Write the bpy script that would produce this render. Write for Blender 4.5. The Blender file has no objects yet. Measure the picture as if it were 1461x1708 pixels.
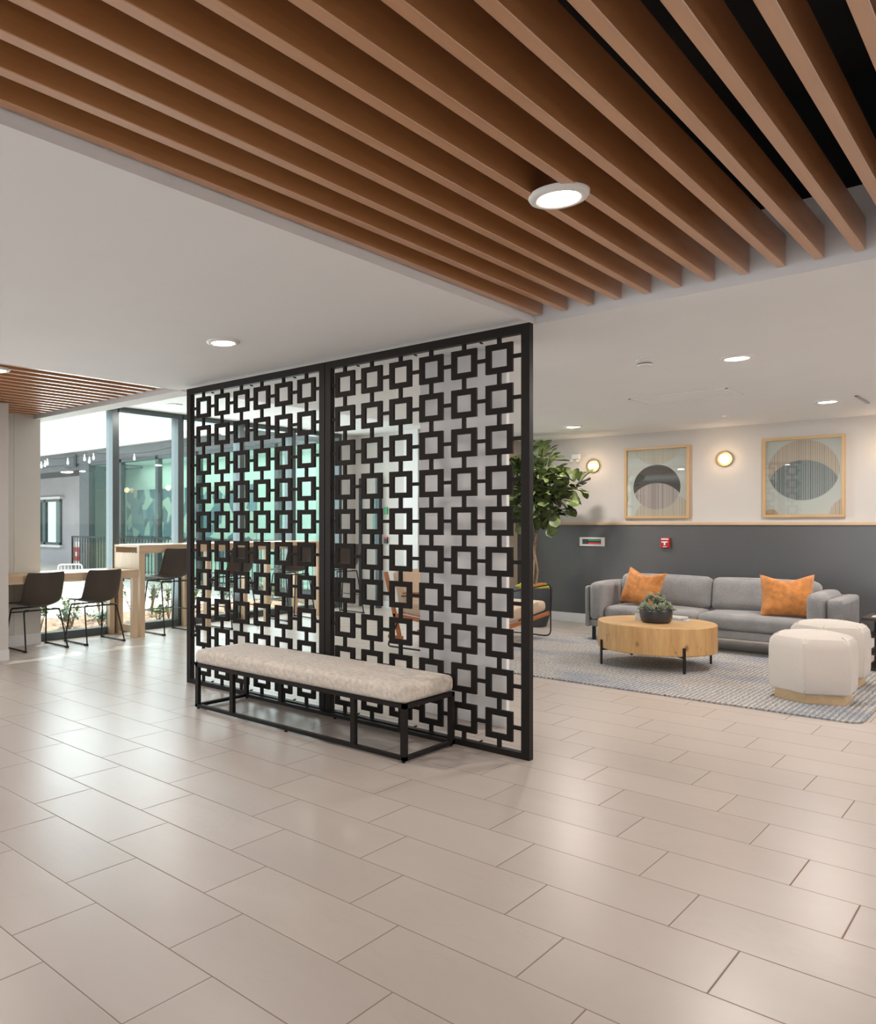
import bpy, bmesh, math, random
from mathutils import Vector, Matrix
random.seed(7)
PI = math.pi
SC = bpy.context.scene
COL = SC.collection

# ---------------------------------------------------------------- camera, world, light, exposure
cam_d = bpy.data.cameras.new('camera'); cam = bpy.data.objects.new('camera', cam_d); COL.objects.link(cam)
cam_d.sensor_fit = 'HORIZONTAL'; cam_d.sensor_width = 36.0
cam_d.lens = 1305.8 / 1461 * 36.0
cam_d.shift_x = (730.5 - 455.3) / 1461
cam_d.shift_y = (873.8 - 854.0) / 1461
cam.location = (0, 0, 1.30); cam.rotation_euler = (PI / 2, 0, 0.7922)
cam_d.clip_end = 300
SC.camera = cam
SC.view_settings.view_transform = 'Standard'; SC.view_settings.look = 'None'
SC.view_settings.gamma = 1.0; SC.view_settings.use_curve_mapping = False
SC.view_settings.exposure = -0.10

W = bpy.data.worlds.new('sky'); SC.world = W; W.use_nodes = True
bg = W.node_tree.nodes['Background']; bg.inputs[0].default_value = (0.93, 0.96, 1.0, 1); bg.inputs[1].default_value = 2.2

def light(name, kind, loc, energy, color=(1, 1, 1), rot=(0, 0, 0), size=1.0, size_y=None, parent=None, spread=None):
    d = bpy.data.lights.new(name, kind); d.energy = energy; d.color = color
    if kind == 'AREA':
        d.size = size
        if size_y: d.shape = 'RECTANGLE'; d.size_y = size_y
        else: d.shape = 'DISK'
        if spread: d.spread = spread
    elif kind == 'SUN': d.angle = size
    elif kind in ('POINT', 'SPOT'): d.shadow_soft_size = size
    o = bpy.data.objects.new(name, d); COL.objects.link(o); o.location = loc; o.rotation_euler = rot
    if parent: o.parent = parent
    return o
sun = light('sun', 'SUN', (-20, 8, 20), 7.5, (1.0, 0.95, 0.87), size=0.01)
sun.rotation_euler = Vector((0.62, -0.55, -1.35)).to_track_quat('-Z', 'Y').to_euler()
# daylight through the left windows, plus added unseen fill behind the camera and right
light('window_daylight_courtyard', 'AREA', (-8.35, 6.8, 1.45), 185, (0.84, 0.93, 1.0), (0, -PI / 2, 0), 2.3, 4.8)
light('window_daylight_front', 'AREA', (-8.15, 0.9, 1.45), 58, (0.86, 0.94, 1.0), (0, -PI / 2, 0), 2.2, 3.2)
light('entrance_daylight', 'AREA', (-1.0, -3.85, 1.1), 40, (0.90, 0.95, 1.0), (PI / 2, 0, 0), 6.0, 2.0)  # added fill lamp behind the camera, no entrance known there
light('window_daylight_lounge', 'AREA', (3.85, 7.4, 1.2), 14, (1.0, 0.93, 0.88), (0, PI / 2, 0), 1.8, 4.0)  # added side fill for the lounge, no window known there
LAMP_W = 16.0          # each downlight
WARM = (1.0, 0.91, 0.85)

# ---------------------------------------------------------------- node helpers
class N:
    def __init__(s, name, rough=0.5, color=(.8, .8, .8), metallic=0.0, spec=0.5):
        s.m = bpy.data.materials.new(name); s.m.use_nodes = True; s.t = s.m.node_tree
        s.b = s.t.nodes['Principled BSDF']; s.out = s.t.nodes['Material Output']
        s.b.inputs['Base Color'].default_value = (*color, 1); s.b.inputs['Roughness'].default_value = rough
        s.b.inputs['Metallic'].default_value = metallic; s.b.inputs['Specular IOR Level'].default_value = spec
        s.geo = None
    def nd(s, t, **kw):
        n = s.t.nodes.new(t)
        for k, v in kw.items(): setattr(n, k, v)
        return n
    def put(s, sock, v):
        if v is None: return
        if hasattr(v, 'is_linked') or isinstance(v, bpy.types.NodeSocket): s.t.links.new(v, sock)
        else: sock.default_value = v
    def math(s, op, a, b=None, c=None, clamp=False):
        n = s.nd('ShaderNodeMath', operation=op); n.use_clamp = clamp
        s.put(n.inputs[0], a); s.put(n.inputs[1], b)
        if c is not None: s.put(n.inputs[2], c)
        return n.outputs[0]
    def mix(s, f, a, b, blend='MIX'):
        n = s.nd('ShaderNodeMix', data_type='RGBA', blend_type=blend)
        s.put(n.inputs[0], f)
        for k, v in ((6, a), (7, b)):
            if isinstance(v, tuple) and len(v) == 3: v = (*v, 1)
            s.put(n.inputs[k], v)
        return n.outputs[2]
    def coord(s, kind='Object'):
        n = s.nd('ShaderNodeTexCoord'); return n.outputs[kind]
    def world(s):
        return s.nd('ShaderNodeNewGeometry').outputs['Position']
    def sep(s, v):
        n = s.nd('ShaderNodeSeparateXYZ'); s.put(n.inputs[0], v); return n.outputs
    def comb(s, x, y, z):
        n = s.nd('ShaderNodeCombineXYZ')
        for i, v in enumerate((x, y, z)): s.put(n.inputs[i], v)
        return n.outputs[0]
    def scale(s, v, sc):
        n = s.nd('ShaderNodeMapping'); s.put(n.inputs[0], v); n.inputs['Scale'].default_value = sc; return n.outputs[0]
    def noise(s, v, sc=5, det=3, rough=.5, dist=0, out='Fac'):
        n = s.nd('ShaderNodeTexNoise'); s.put(n.inputs['Vector'], v); n.inputs['Scale'].default_value = sc
        n.inputs['Detail'].default_value = det; n.inputs['Roughness'].default_value = rough; n.inputs['Distortion'].default_value = dist
        return n.outputs[out]
    def ramp(s, f, stops, interp='LINEAR'):
        n = s.nd('ShaderNodeValToRGB'); s.put(n.inputs[0], f); r = n.color_ramp; r.interpolation = interp
        while len(r.elements) < len(stops): r.elements.new(.5)
        for e, (p, c) in zip(r.elements, stops):
            e.position = p; e.color = (*c, 1) if len(c) == 3 else c
        return n.outputs[0]
    def bump(s, h, strength=.2, dist=.01):
        n = s.nd('ShaderNodeBump'); s.put(n.inputs['Height'], h); n.inputs['Strength'].default_value = strength
        n.inputs['Distance'].default_value = dist; s.t.links.new(n.outputs[0], s.b.inputs['Normal'])
    def col(s, v): s.put(s.b.inputs['Base Color'], v if not (isinstance(v, tuple) and len(v) == 3) else (*v, 1)); return s
    def rough(s, v): s.put(s.b.inputs['Roughness'], v); return s

def paint(name, c, rough=.6, var=.03, metallic=0.0, bump=0.0, sc=3.0, spec=.5):
    n = N(name, rough, c, metallic, spec)
    f = n.noise(n.coord(), sc, 4)
    lo = tuple(max(0, x * (1 - var)) for x in c); hi = tuple(min(1, x * (1 + var)) for x in c)
    n.col(n.ramp(f, [(.3, lo), (.7, hi)]))
    if bump: n.bump(n.noise(n.coord(), sc * 40, 2), bump, .002)
    return n.m
def wood(name, a, b, axis='Y', scale=1.0, rough=.45, knots=False, sharp=12.0):
    n = N(name, rough)
    st = {'X': (.8, sharp, sharp), 'Y': (sharp, .8, sharp), 'Z': (sharp, sharp, .8)}[axis]
    v = n.scale(n.coord(), tuple(k * scale for k in st))
    f = n.noise(v, 2.0, 6, .6, .6); f2 = n.noise(n.scale(n.coord(), tuple(k * scale * 4 for k in st)), 3.0, 3)
    f = n.math('ADD', n.math('MULTIPLY', f, .75), n.math('MULTIPLY', f2, .25))
    c = n.ramp(f, [(.32, a), (.68, b)])
    if knots:
        vo = n.nd('ShaderNodeTexVoronoi'); n.put(vo.inputs['Vector'], n.scale(n.coord(), (5.2, 5.2, 3.6))); vo.inputs['Scale'].default_value = 1.0
        k = n.ramp(vo.outputs['Distance'], [(.05, (1, 1, 1)), (.13, (0, 0, 0))])
        c = n.mix(n.math('MULTIPLY', k, .75), c, tuple(x * .3 for x in a))
        cr = n.noise(n.scale(n.coord(), (9, 9, 1.1)), 1.6, 2, .4)
        ck = n.math('LESS_THAN', n.math('ABSOLUTE', n.math('SUBTRACT', cr, .5)), .004)
        mk = n.math('GREATER_THAN', n.noise(n.scale(n.coord(), (3, 3, 3)), 1, 1), .56)
        c = n.mix(n.math('MULTIPLY', n.math('MULTIPLY', ck, mk), .7), c, tuple(x * .35 for x in a))
    n.col(c); n.bump(f, .08, .003)
    return n.m
def emis(name, c, s):
    n = N(name, .4, c); n.b.inputs['Emission Color'].default_value = (*c, 1); n.b.inputs['Emission Strength'].default_value = s
    return n.m
def glass(name, tint, gloss=.12, rough=0.0, k=.6):
    m = bpy.data.materials.new(name); m.use_nodes = True; t = m.node_tree; t.nodes.clear()
    o = t.nodes.new('ShaderNodeOutputMaterial'); tr = t.nodes.new('ShaderNodeBsdfTransparent'); tr.inputs[0].default_value = (*tint, 1)
    g = t.nodes.new('ShaderNodeBsdfGlossy'); g.inputs['Roughness'].default_value = rough; g.inputs[0].default_value = (.9, 1, .97, 1)
    fr = t.nodes.new('ShaderNodeLayerWeight'); fr.inputs[0].default_value = .25
    mu = t.nodes.new('ShaderNodeMath'); mu.operation = 'MULTIPLY_ADD'; mu.inputs[1].default_value = k; mu.inputs[2].default_value = gloss * .3
    t.links.new(fr.outputs['Fresnel'], mu.inputs[0])
    mx = t.nodes.new('ShaderNodeMixShader'); t.links.new(mu.outputs[0], mx.inputs[0]); t.links.new(tr.outputs[0], mx.inputs[1]); t.links.new(g.outputs[0], mx.inputs[2])
    t.links.new(mx.outputs[0], o.inputs[0]); return m

# ---------------------------------------------------------------- materials
M = {}
M['ceil'] = paint('ceiling paint', (.78, .785, .785), .8, .01)
M['wall'] = paint('white wall paint', (.60, .575, .545), .7, .01)
M['partition'] = paint('bright white partition', (.86, .855, .85), .6, .01)
M['pier'] = paint('pale grey wall panel', (.62, .60, .56), .6, .02)
M['dark_wall'] = paint('charcoal wainscot paint', (.085, .088, .092), .30, .04, spec=1.0)
M['tan_wall'] = paint('tan return wall', (.55, .47, .38), .7, .02)
M['base'] = paint('baseboard white', (.72, .72, .72), .4, .02)
M['rail'] = wood('pale oak cap rail', (.55, .38, .22), (.66, .48, .30), 'X')
M['slat'] = wood('ceiling slat cedar', (.42, .17, .050), (.54, .26, .095), 'Y', .6, .45)
M['slat'].node_tree.nodes['Principled BSDF'].inputs['Coat Weight'].default_value = 1.0
M['slat'].node_tree.nodes['Principled BSDF'].inputs['Coat Roughness'].default_value = .36
M['slat'].node_tree.nodes['Principled BSDF'].inputs['Coat IOR'].default_value = 2.1
M['black'] = paint('plenum black', (.006, .006, .006), .9, 0)
M['iron'] = paint('dark bronze steel', (.012, .009, .0075), .5, .1, 0.0, spec=.22)
M['lattice'] = paint('lattice dark bronze', (.016, .013, .011), .6, .08, 0.0, spec=.12)
M['blackmetal'] = paint('black powder coat', (.012, .011, .011), .4, .1, .3)
M['alu'] = paint('window frame grey metal', (.085, .10, .105), .35, .05, .5)
M['glass'] = glass('window glass', (.93, .97, .95), .1)
M['glass_teal'] = glass('storefront tinted glass', (.78, .93, .90), .02, k=.08)
M['glass_pic'] = glass('picture glass', (.97, .98, .98), .12)
M['white_plastic'] = paint('white plastic', (.75, .74, .71), .4, .01)
M['lamp'] = emis('lit lamp lens', (1.0, .84, .68), 45)
M['globe'] = emis('lit sconce globe', (1.0, .74, .46), 3.0)
M['red'] = paint('red plastic', (.45, .02, .02), .35, .03)
M['white'] = paint('white lettering', (.8, .8, .8), .5, .0)
M['green'] = emis('green display', (.03, .22, .08), .3)
M['screen_red'] = emis('red display', (.5, .04, .05), .4)
M['screen_blk'] = paint('display black', (.02, .025, .035), .2, 0)
M['birch'] = wood('pale ash table wood', (.50, .35, .22), (.60, .44, .29), 'Y', .8, .4)
M['birch_v'] = wood('pale ash upright', (.52, .37, .23), (.62, .46, .31), 'Z', .8, .4)
M['oak_drum'] = wood('honey oak drum', (.47, .255, .095), (.68, .42, .18), 'Z', .8, .45, knots=True, sharp=7)
M['oak_top'] = wood('honey oak drum top', (.56, .33, .14), (.70, .45, .21), 'X', .8, .40)
M['oak_base'] = wood('pale oak plinth', (.50, .34, .18), (.62, .45, .26), 'X', 1, .5)
M['teak'] = wood('teak chair wood', (.34, .10, .025), (.47, .17, .05), 'X', 1, .35)
M['leather'] = paint('dark brown leather', (.045, .032, .024), .48, .15, bump=.1)
M['gold_trim'] = paint('oak picture frame', (.58, .38, .18), .4, .06)
M['brass'] = paint('brass ring', (.55, .36, .16), .3, .05, .8)
M['pot'] = paint('matte charcoal planter', (.045, .048, .055), .55, .1)
M['bowl'] = paint('glazed dark bowl', (.028, .030, .036), .28, .2)
M['soil'] = paint('soil', (.06, .04, .03), .9, .2)
M['bark'] = paint('grey brown bark', (.28, .19, .12), .85, .3, sc=30, bump=.6)
M['moss'] = paint('chartreuse moss', (.34, .33, .02), .95, .4, sc=25, bump=1)
def fabric(name, c, rough=.9, sc=220, var=.25, bump=.35, blotch=.08):
    n = N(name, rough, c, 0, .2)
    v = n.coord(); f = n.noise(v, sc, 2); f2 = n.noise(v, 5, 3)
    f = n.math('ADD', n.math('MULTIPLY', f, .7), n.math('MULTIPLY', f2, .3))
    n.col(n.ramp(f, [(.35, tuple(x * (1 - var) for x in c)), (.65, tuple(min(1, x * (1 + var)) for x in c))]))
    n.b.inputs['Sheen Weight'].default_value = .25; n.b.inputs['Sheen Roughness'].default_value = .5
    n.bump(f, bump, .003); return n.m
M['sofa'] = fabric('grey woven upholstery', (.27, .265, .265), var=.34, bump=.5)
M['cream'] = fabric('cream boucle', (.60, .545, .49), var=.05, bump=.15)
M['orange'] = fabric('burnt orange velvet', (.52, .205, .055), .6, 16, .28, .4)
M['linen'] = fabric('sand linen cushion', (.55, .42, .30), var=.08)
M['bench_fab'] = fabric('mottled cream hide', (.64, .57, .49), .85, 40, .16, .6)
def leafmat(name, a, b, sc=9, rough=.42):
    n = N(name, rough); f = n.noise(n.world(), sc, 2); n.col(n.ramp(f, [(.35, a), (.65, b)])); n.b.inputs['Subsurface Weight'].default_value = 0
    return n.m
M['fig'] = leafmat('fiddle leaf green', (.045, .075, .022), (.19, .235, .085))
M['succ'] = leafmat('succulent grey green', (.13, .17, .10), (.40, .42, .30), 30, .6)
M['shrub'] = leafmat('garden leaf green', (.07, .12, .03), (.30, .38, .14), 12, .6)
M['shrub2'] = leafmat('dusty blue green leaf', (.12, .19, .16), (.30, .38, .30), 12, .6)
M['mulch'] = paint('bark mulch', (.40, .27, .20), .95, .55, sc=14, bump=1)
M['paving'] = paint('pale concrete paving', (.72, .70, .68), .8, .04)
M['stucco'] = paint('pale grey stucco', (.42, .41, .44), .85, .10, sc=1.5)
M['fascia'] = paint('charcoal fascia metal', (.075, .08, .092), .5, .05)
M['far_alu'] = paint('storefront frame metal', (.06, .075, .085), .4, .05, .3)
M['far_int'] = paint('far interior wall', (.75, .76, .72), .7, .03)
M['far_wood'] = wood('far interior panelling', (.55, .40, .24), (.62, .48, .30), 'Z')
M['bulbglass'] = emis('string bulb glass', (.95, .97, 1.0), 1.2)
M['paper'] = paint('magazine cover white', (.66, .64, .61), .4, .05)
M['paper2'] = paint('magazine cover grey', (.25, .24, .23), .4, .05)
M['dark_table'] = wood('espresso wood', (.035, .022, .016), (.06, .04, .03), 'X')

# floor: 12 x 24 inch tile, thirds offset
def floor_mat():
    n = N('porcelain floor tile', .3)
    p = n.sep(n.world()); Lt, Wt, x0, y0, g = .6147, .3073, -3.3626, 2.0699, .0022
    u = n.math('DIVIDE', n.math('SUBTRACT', p[0], x0), Lt); v = n.math('DIVIDE', n.math('SUBTRACT', p[1], y0), Wt)
    row = n.math('FLOOR', v); j = n.math('ADD', row, 1.0)
    uu = n.math('ADD', u, n.math('DIVIDE', j, 3.0))
    fu = n.math('FRACT', uu); fv = n.math('FRACT', v); cu = n.math('FLOOR', uu)
    du = n.math('MULTIPLY', n.math('MINIMUM', fu, n.math('SUBTRACT', 1.0, fu)), Lt)
    dv = n.math('MULTIPLY', n.math('MINIMUM', fv, n.math('SUBTRACT', 1.0, fv)), Wt)
    d = n.math('MINIMUM', du, dv)
    gr = n.math('LESS_THAN', d, g)
    wn = n.nd('ShaderNodeTexWhiteNoise', noise_dimensions='2D'); n.put(wn.inputs['Vector'], n.comb(cu, row, 0))
    off = n.nd('ShaderNodeVectorMath', operation='ADD'); n.put(off.inputs[0], n.world())
    sc = n.nd('ShaderNodeVectorMath', operation='SCALE'); n.put(sc.inputs[0], wn.outputs['Color']); sc.inputs[3].default_value = 9.0
    n.put(off.inputs[1], sc.outputs[0]); tv = off.outputs[0]
    cloud = n.noise(n.scale(tv, (1.6, 3.2, 1)), 1.1, 4, .55, .8)
    base = n.ramp(cloud, [(.25, (.480, .415, .372)), (.5, (.500, .437, .392)), (.75, (.520, .460, .415))])
    tone = n.math('MULTIPLY_ADD', wn.outputs['Value'], .07, .965)
    base = n.mix(1.0, base, n.comb(tone, tone, tone), 'MULTIPLY')
    ve = n.noise(n.scale(tv, (1.2, 2.6, 1)), 1.3, 3, .6, 1.4)
    vein = n.math('SUBTRACT', 1.0, n.math('MULTIPLY', n.math('ABSOLUTE', n.math('SUBTRACT', ve, .5)), 60.0), clamp=True)
    vm = n.math('MULTIPLY', vein, n.math('GREATER_THAN', n.noise(tv, .8, 1), .55))
    base = n.mix(n.math('MULTIPLY', vm, .16), base, (.40, .34, .28))
    n.col(n.mix(gr, base, (.27, .19, .145)))
    n.rough(n.math('MULTIPLY_ADD', gr, .5, n.math('MULTIPLY_ADD', cloud, .08, .27)))
    h = n.math('MINIMUM', n.math('DIVIDE', d, g * 1.8), 1.0)
    n.bump(h, .35, .002)
    return n.m
M['floor'] = floor_mat()

def rug_mat():
    n = N('blue grey woven rug', .95, spec=.1)
    p = n.sep(n.world())
    wob = n.noise(n.world(), 18, 2)
    st = n.math('SINE', n.math('ADD', n.math('MULTIPLY', p[0], 2 * PI / .034), n.math('MULTIPLY', wob, 5)))
    fine = n.noise(n.world(), 75, 3, .8)
    big = n.noise(n.scale(n.world(), (1.0, 1.6, 1)), 1.3, 3, .6)
    c = n.ramp(n.math('ADD', n.math('MULTIPLY', st, .075), fine), [(.32, (.12, .135, .165)), (.5, (.40, .385, .365)), (.66, (.70, .66, .60))])
    c = n.mix(n.ramp(big, [(.48, (0, 0, 0)), (.64, (.38, .38, .38))]), c, (.13, .19, .30))
    c = n.mix(n.ramp(big, [(.32, (.45, .45, .45)), (.42, (0, 0, 0))]), c, (.40, .30, .22))
    n.col(c); n.bump(n.math('ADD', n.math('MULTIPLY', st, .5), fine), .8, .006)
    return n.m
M['rug'] = rug_mat()

def art_mat(kind):
    # object coordinates: x across (-.345...345), z up (-.41...41)
    n = N('abstract print ' + kind, .5)
    p = n.sep(n.coord()); x, z = p[0], p[2]
    def disc(cx, cz, r):
        dx = n.math('SUBTRACT', x, cx); dz = n.math('SUBTRACT', z, cz)
        d = n.math('SQRT', n.math('ADD', n.math('MULTIPLY', dx, dx), n.math('MULTIPLY', dz, dz)))
        return n.math('LESS_THAN', d, r)
    def inv(a): return n.math('SUBTRACT', 1.0, a)
    def mul(a, b): return n.math('MULTIPLY', a, b)
    fr = n.math('FRACT', n.math('MULTIPLY', x, 62.0)); stripe = n.math('LESS_THAN', fr, .55)
    cell = n.math('FLOOR', n.math('MULTIPLY', x, 62.0))
    wn = n.nd('ShaderNodeTexWhiteNoise', noise_dimensions='1D'); n.put(wn.inputs['W'], cell)
    paper = (.56, .57, .53); c = n.mix(0.0, paper, paper)
    if kind == 'one':
        tan = n.mix(wn.outputs['Value'], (.44, .30, .18), (.55, .46, .32)); pink = n.mix(wn.outputs['Value'], (.20, .15, .14), (.50, .40, .37))
        top = disc(0, .52, .30); c = n.mix(mul(top, stripe), c, tan)
        c = n.mix(mul(n.math('GREATER_THAN', z, .31), stripe), c, n.mix(.5, c, (.50, .44, .30)))
        corner = mul(disc(.10, -.52, .38), inv(disc(0, -.055, .275))); c = n.mix(mul(corner, stripe), c, tan)
        main = disc(0, -.055, .275); c = n.mix(main, c, (.05, .046, .043))
        low = mul(main, disc(0, -.34, .335)); c = n.mix(low, c, n.mix(stripe, (.50, .45, .42), pink))
    else:
        tan = n.mix(wn.outputs['Value'], (.40, .23, .13), (.52, .34, .20)); blue = n.mix(wn.outputs['Value'], (.05, .10, .11), (.16, .17, .17))
        main = disc(0, .075, .33); c = n.mix(mul(main, stripe), c, tan)
        low = mul(main, disc(0, -.16, .345)); c = n.mix(mul(low, n.math('LESS_THAN', fr, .72)), c, blue)
        cr = mul(disc(.44, -.42, .20), inv(main)); c = n.mix(mul(cr, stripe), c, tan)
        cl = mul(disc(-.30, -.42, .07), inv(main)); c = n.mix(cl, c, (.45, .33, .2))
    n.col(c); return n.m
M['art1'] = art_mat('one'); M['art2'] = art_mat('two')
def mural_mat():
    n = N('camouflage shape mural', .6)
    v = n.nd('ShaderNodeTexVoronoi'); n.put(v.inputs['Vector'], n.scale(n.coord(), (1.3, 1.3, 1.15))); v.inputs['Scale'].default_value = 2.6; v.inputs['Randomness'].default_value = .9
    s = n.sep(v.outputs['Color'])
    n.col(n.ramp(s[0], [(.0, (.10, .14, .20)), (.38, (.10, .14, .20)), (.40, (.62, .60, .52)), (.72, (.70, .68, .60)), (.74, (.22, .28, .34)), (1, (.25, .3, .36))], 'CONSTANT'))
    return n.m
M['mural'] = mural_mat()

# ---------------------------------------------------------------- mesh helpers
def BM(): return bmesh.new()
def add_box(bm, x0, x1, y0, y1, z0, z1, bevel=0.0, seg=2, mat=None):
    r = bmesh.ops.create_cube(bm, size=1.0); vs = r['verts']
    for v in vs:
        v.co = Vector(((x0 + x1) / 2 + v.co.x * (x1 - x0), (y0 + y1) / 2 + v.co.y * (y1 - y0), (z0 + z1) / 2 + v.co.z * (z1 - z0)))
        if mat is not None: v.co = mat @ v.co
    if bevel > 0:
        es = list({e for v in vs for e in v.link_edges})
        bmesh.ops.bevel(bm, geom=es, offset=bevel, segments=seg, affect='EDGES', profile=.5)
    return vs
def add_tube(bm, pts, r, seg=8, cap=True):
    pts = [Vector(p) for p in pts]; rings = []
    prev = None
    for i, p in enumerate(pts):
        if i == 0: t = pts[1] - p
        elif i == len(pts) - 1: t = p - pts[i - 1]
        else: t = (pts[i + 1] - p).normalized() + (p - pts[i - 1]).normalized()
        t.normalize()
        if prev is None:
            a = Vector((0, 0, 1)) if abs(t.z) < .9 else Vector((1, 0, 0)); u = t.cross(a).normalized()
        else: u = (prev - t * prev.dot(t)).normalized()
        prev = u; w = t.cross(u)
        rr = r[i] if isinstance(r, (list, tuple)) else r
        rings.append([bm.verts.new(p + (u * math.cos(2 * PI * k / seg) + w * math.sin(2 * PI * k / seg)) * rr) for k in range(seg)])
    for a, b in zip(rings, rings[1:]):
        for k in range(seg): bm.faces.new((a[k], a[(k + 1) % seg], b[(k + 1) % seg], b[k]))
    if cap: bm.faces.new(rings[0][::-1]); bm.faces.new(rings[-1])
def add_lathe(bm, prof, seg=32, center=(0, 0, 0), mat=None):
    c = Vector(center); rings = []
    for r, z in prof:
        ring = []
        for k in range(seg):
            v = Vector((r * math.cos(2 * PI * k / seg), r * math.sin(2 * PI * k / seg), z))
            if mat is not None: v = mat @ v
            ring.append(bm.verts.new(c + v))
        rings.append(ring)
    for a, b in zip(rings, rings[1:]):
        for k in range(seg): bm.faces.new((a[k], a[(k + 1) % seg], b[(k + 1) % seg], b[k]))
    bm.faces.new(rings[0][::-1]); bm.faces.new(rings[-1])
def add_cushion(bm, x0, x1, y0, y1, z0, z1, r=.04, puff=(0, 0, .02), n=10, mat=None):
    """rounded box that swells in the middle of each face"""
    h = Vector(((x1 - x0) / 2, (y1 - y0) / 2, (z1 - z0) / 2)); c = Vector(((x0 + x1) / 2, (y0 + y1) / 2, (z0 + z1) / 2))
    r = min(r, h.x, h.y, h.z) * .999
    tmp = bmesh.new(); bmesh.ops.create_cube(tmp, size=2.0)
    bmesh.ops.subdivide_edges(tmp, edges=tmp.edges[:], cuts=n, use_grid_fill=True)
    for v in tmp.verts:
        q = v.co.copy()
        # denser near the edges
        q = Vector([math.sin(a * PI / 2) if abs(a) < 1 else a for a in q])
        P = Vector((q.x * h.x, q.y * h.y, q.z * h.z))
        inner = Vector([max(-(h[i] - r), min(h[i] - r, P[i])) for i in range(3)])
        d = P - inner
        if d.length > 1e-9: P = inner + d.normalized() * r
        fx, fy, fz = (1 - q.x ** 2), (1 - q.y ** 2), (1 - q.z ** 2)
        P.x += (1 if q.x > 0 else -1) * puff[0] * fy * fz * abs(q.x)
        P.y += (1 if q.y > 0 else -1) * puff[1] * fx * fz * abs(q.y)
        P.z += (1 if q.z > 0 else -1) * puff[2] * fx * fy * abs(q.z)
        P += c
        if mat is not None: P = mat @ P
        v.co = P
    me = bpy.data.meshes.new('t'); tmp.to_mesh(me); tmp.free(); bm.from_mesh(me); bpy.data.meshes.remove(me)
def obj(name, bm, m, parent=None, smooth=False, loc=None, auto=None):
    me = bpy.data.meshes.new(name); bmesh.ops.recalc_face_normals(bm, faces=bm.faces[:]); bm.to_mesh(me); bm.free()
    if isinstance(m, str): m = M[m]
    me.materials.append(m)
    o = bpy.data.objects.new(name, me); COL.objects.link(o)
    if parent: o.parent = parent
    if loc: o.location = loc
    if smooth or auto:
        for p in me.polygons: p.use_smooth = True
        if auto:
            me.set_sharp_from_angle(angle=math.radians(auto))
    return o
def box(name, x0, x1, y0, y1, z0, z1, m, parent=None, bevel=0.0, loc=None):
    bm = BM(); add_box(bm, x0, x1, y0, y1, z0, z1, bevel); return obj(name, bm, m, parent, loc=loc)
def thing(name, label, cat, loc=(0, 0, 0), rz=0, group=None):
    o = bpy.data.objects.new(name, None); COL.objects.link(o); o.location = loc; o.rotation_euler = (0, 0, rz)
    o.empty_display_size = .1
    o['label'] = label; o['category'] = cat
    if group: o['group'] = group
    return o
def tag(o, label, cat, group=None):
    o['label'] = label; o['category'] = cat
    if group: o['group'] = group
    return o
def struct(o): o['kind'] = 'structure'; return o
def dup(root, loc, rz=None, label=None):
    r = root.copy(); COL.objects.link(r); r.location = loc
    if rz is not None: r.rotation_euler = (0, 0, rz)
    if label: r['label'] = label
    for ch in list(root.children):
        c = ch.copy(); COL.objects.link(c); c.parent = r
        for g in list(ch.children):
            d = g.copy(); COL.objects.link(d); d.parent = c
    return r
def boxes(name, lst, m, parent=None, bevel=0.0):
    bm = BM()
    for b in lst: add_box(bm, *b, bevel)
    return obj(name, bm, m, parent)

# ---------------------------------------------------------------- the room
HC = 2.43
struct(box('floor', -8.05, 4.0, -4.0, 10.3, -.1, 0, 'floor'))
OX0, OX1, OY0, OY1 = -2.115, 1.75, -2.2, 4.17       # big slatted opening
PX0, PX1, PY0, PY1 = -7.95, -5.27, 0.8, 4.10        # small slatted opening on the left
struct(boxes('ceiling', [
    (-8.1, 4.0, -4.0, -2.2, HC, 2.76),
    (PX1, OX0, -2.2, OY1, HC, 2.76),
    (-8.1, PX1, -2.2, PY0, HC, 2.76),
    (OX1, 4.0, -2.2, OY1, HC, 2.76),
    (-8.1, -5.25, PY1, 4.30, HC, 2.90), (-5.27, -5.25, 4.1, 4.3, HC, 2.9),
    (-5.25, 4.0, 4.17, 10.2, HC, 2.76),
    (-8.1, -5.25, 4.30, 9.75, 2.70, 2.90),
    (PX1, -5.25, PY1, OY1, HC, 2.76),
], 'ceil'))
struct(boxes('trim_1', [(-8.2, 4.1, -4.1, 4.5, 3.25, 3.35), (-8.15, 4.1, 4.18, 4.28, 2.76, 3.3), (-8.15, -8.02, -4, 4.2, 2.7, 3.3), (3.9, 4.0, -4, 4.2, 2.76, 3.3), (-8.15, 4, -4.1, -4.0, 2.76, 3.3)], 'black'))
struct(boxes('trim_2', [(-8.2, 4.1, 4.30, 10.4, 3.0, 3.25)], 'fascia'))
struct(box('wall_back', -5.42, 4.0, 10.15, 10.3, 0, 3.0, 'wall'))
struct(box('wall_back_wainscot', -5.40, 4.0, 10.135, 10.15, .12, 1.288, 'dark_wall'))
struct(box('trim_3', -5.40, 4.0, 10.112, 10.15, 1.288, 1.318, 'rail'))
struct(box('baseboard_back', -5.40, 4.0, 10.125, 10.15, 0, .12, 'base', bevel=.003))
struct(box('wall_back_left', -8.1, -5.42, 9.7, 10.3, 0, 3.0, 'wall'))
struct(box('wall_return', -5.42, -5.40, 9.69, 10.15, 0, 2.76, 'tan_wall'))
struct(box('baseboard_left', -8.0, -5.42, 9.685, 9.70, 0, .11, 'base'))
struct(box('wall_partition', -3.155, -2.50, 4.55, 4.585, 0, HC, 'partition'))
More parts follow.
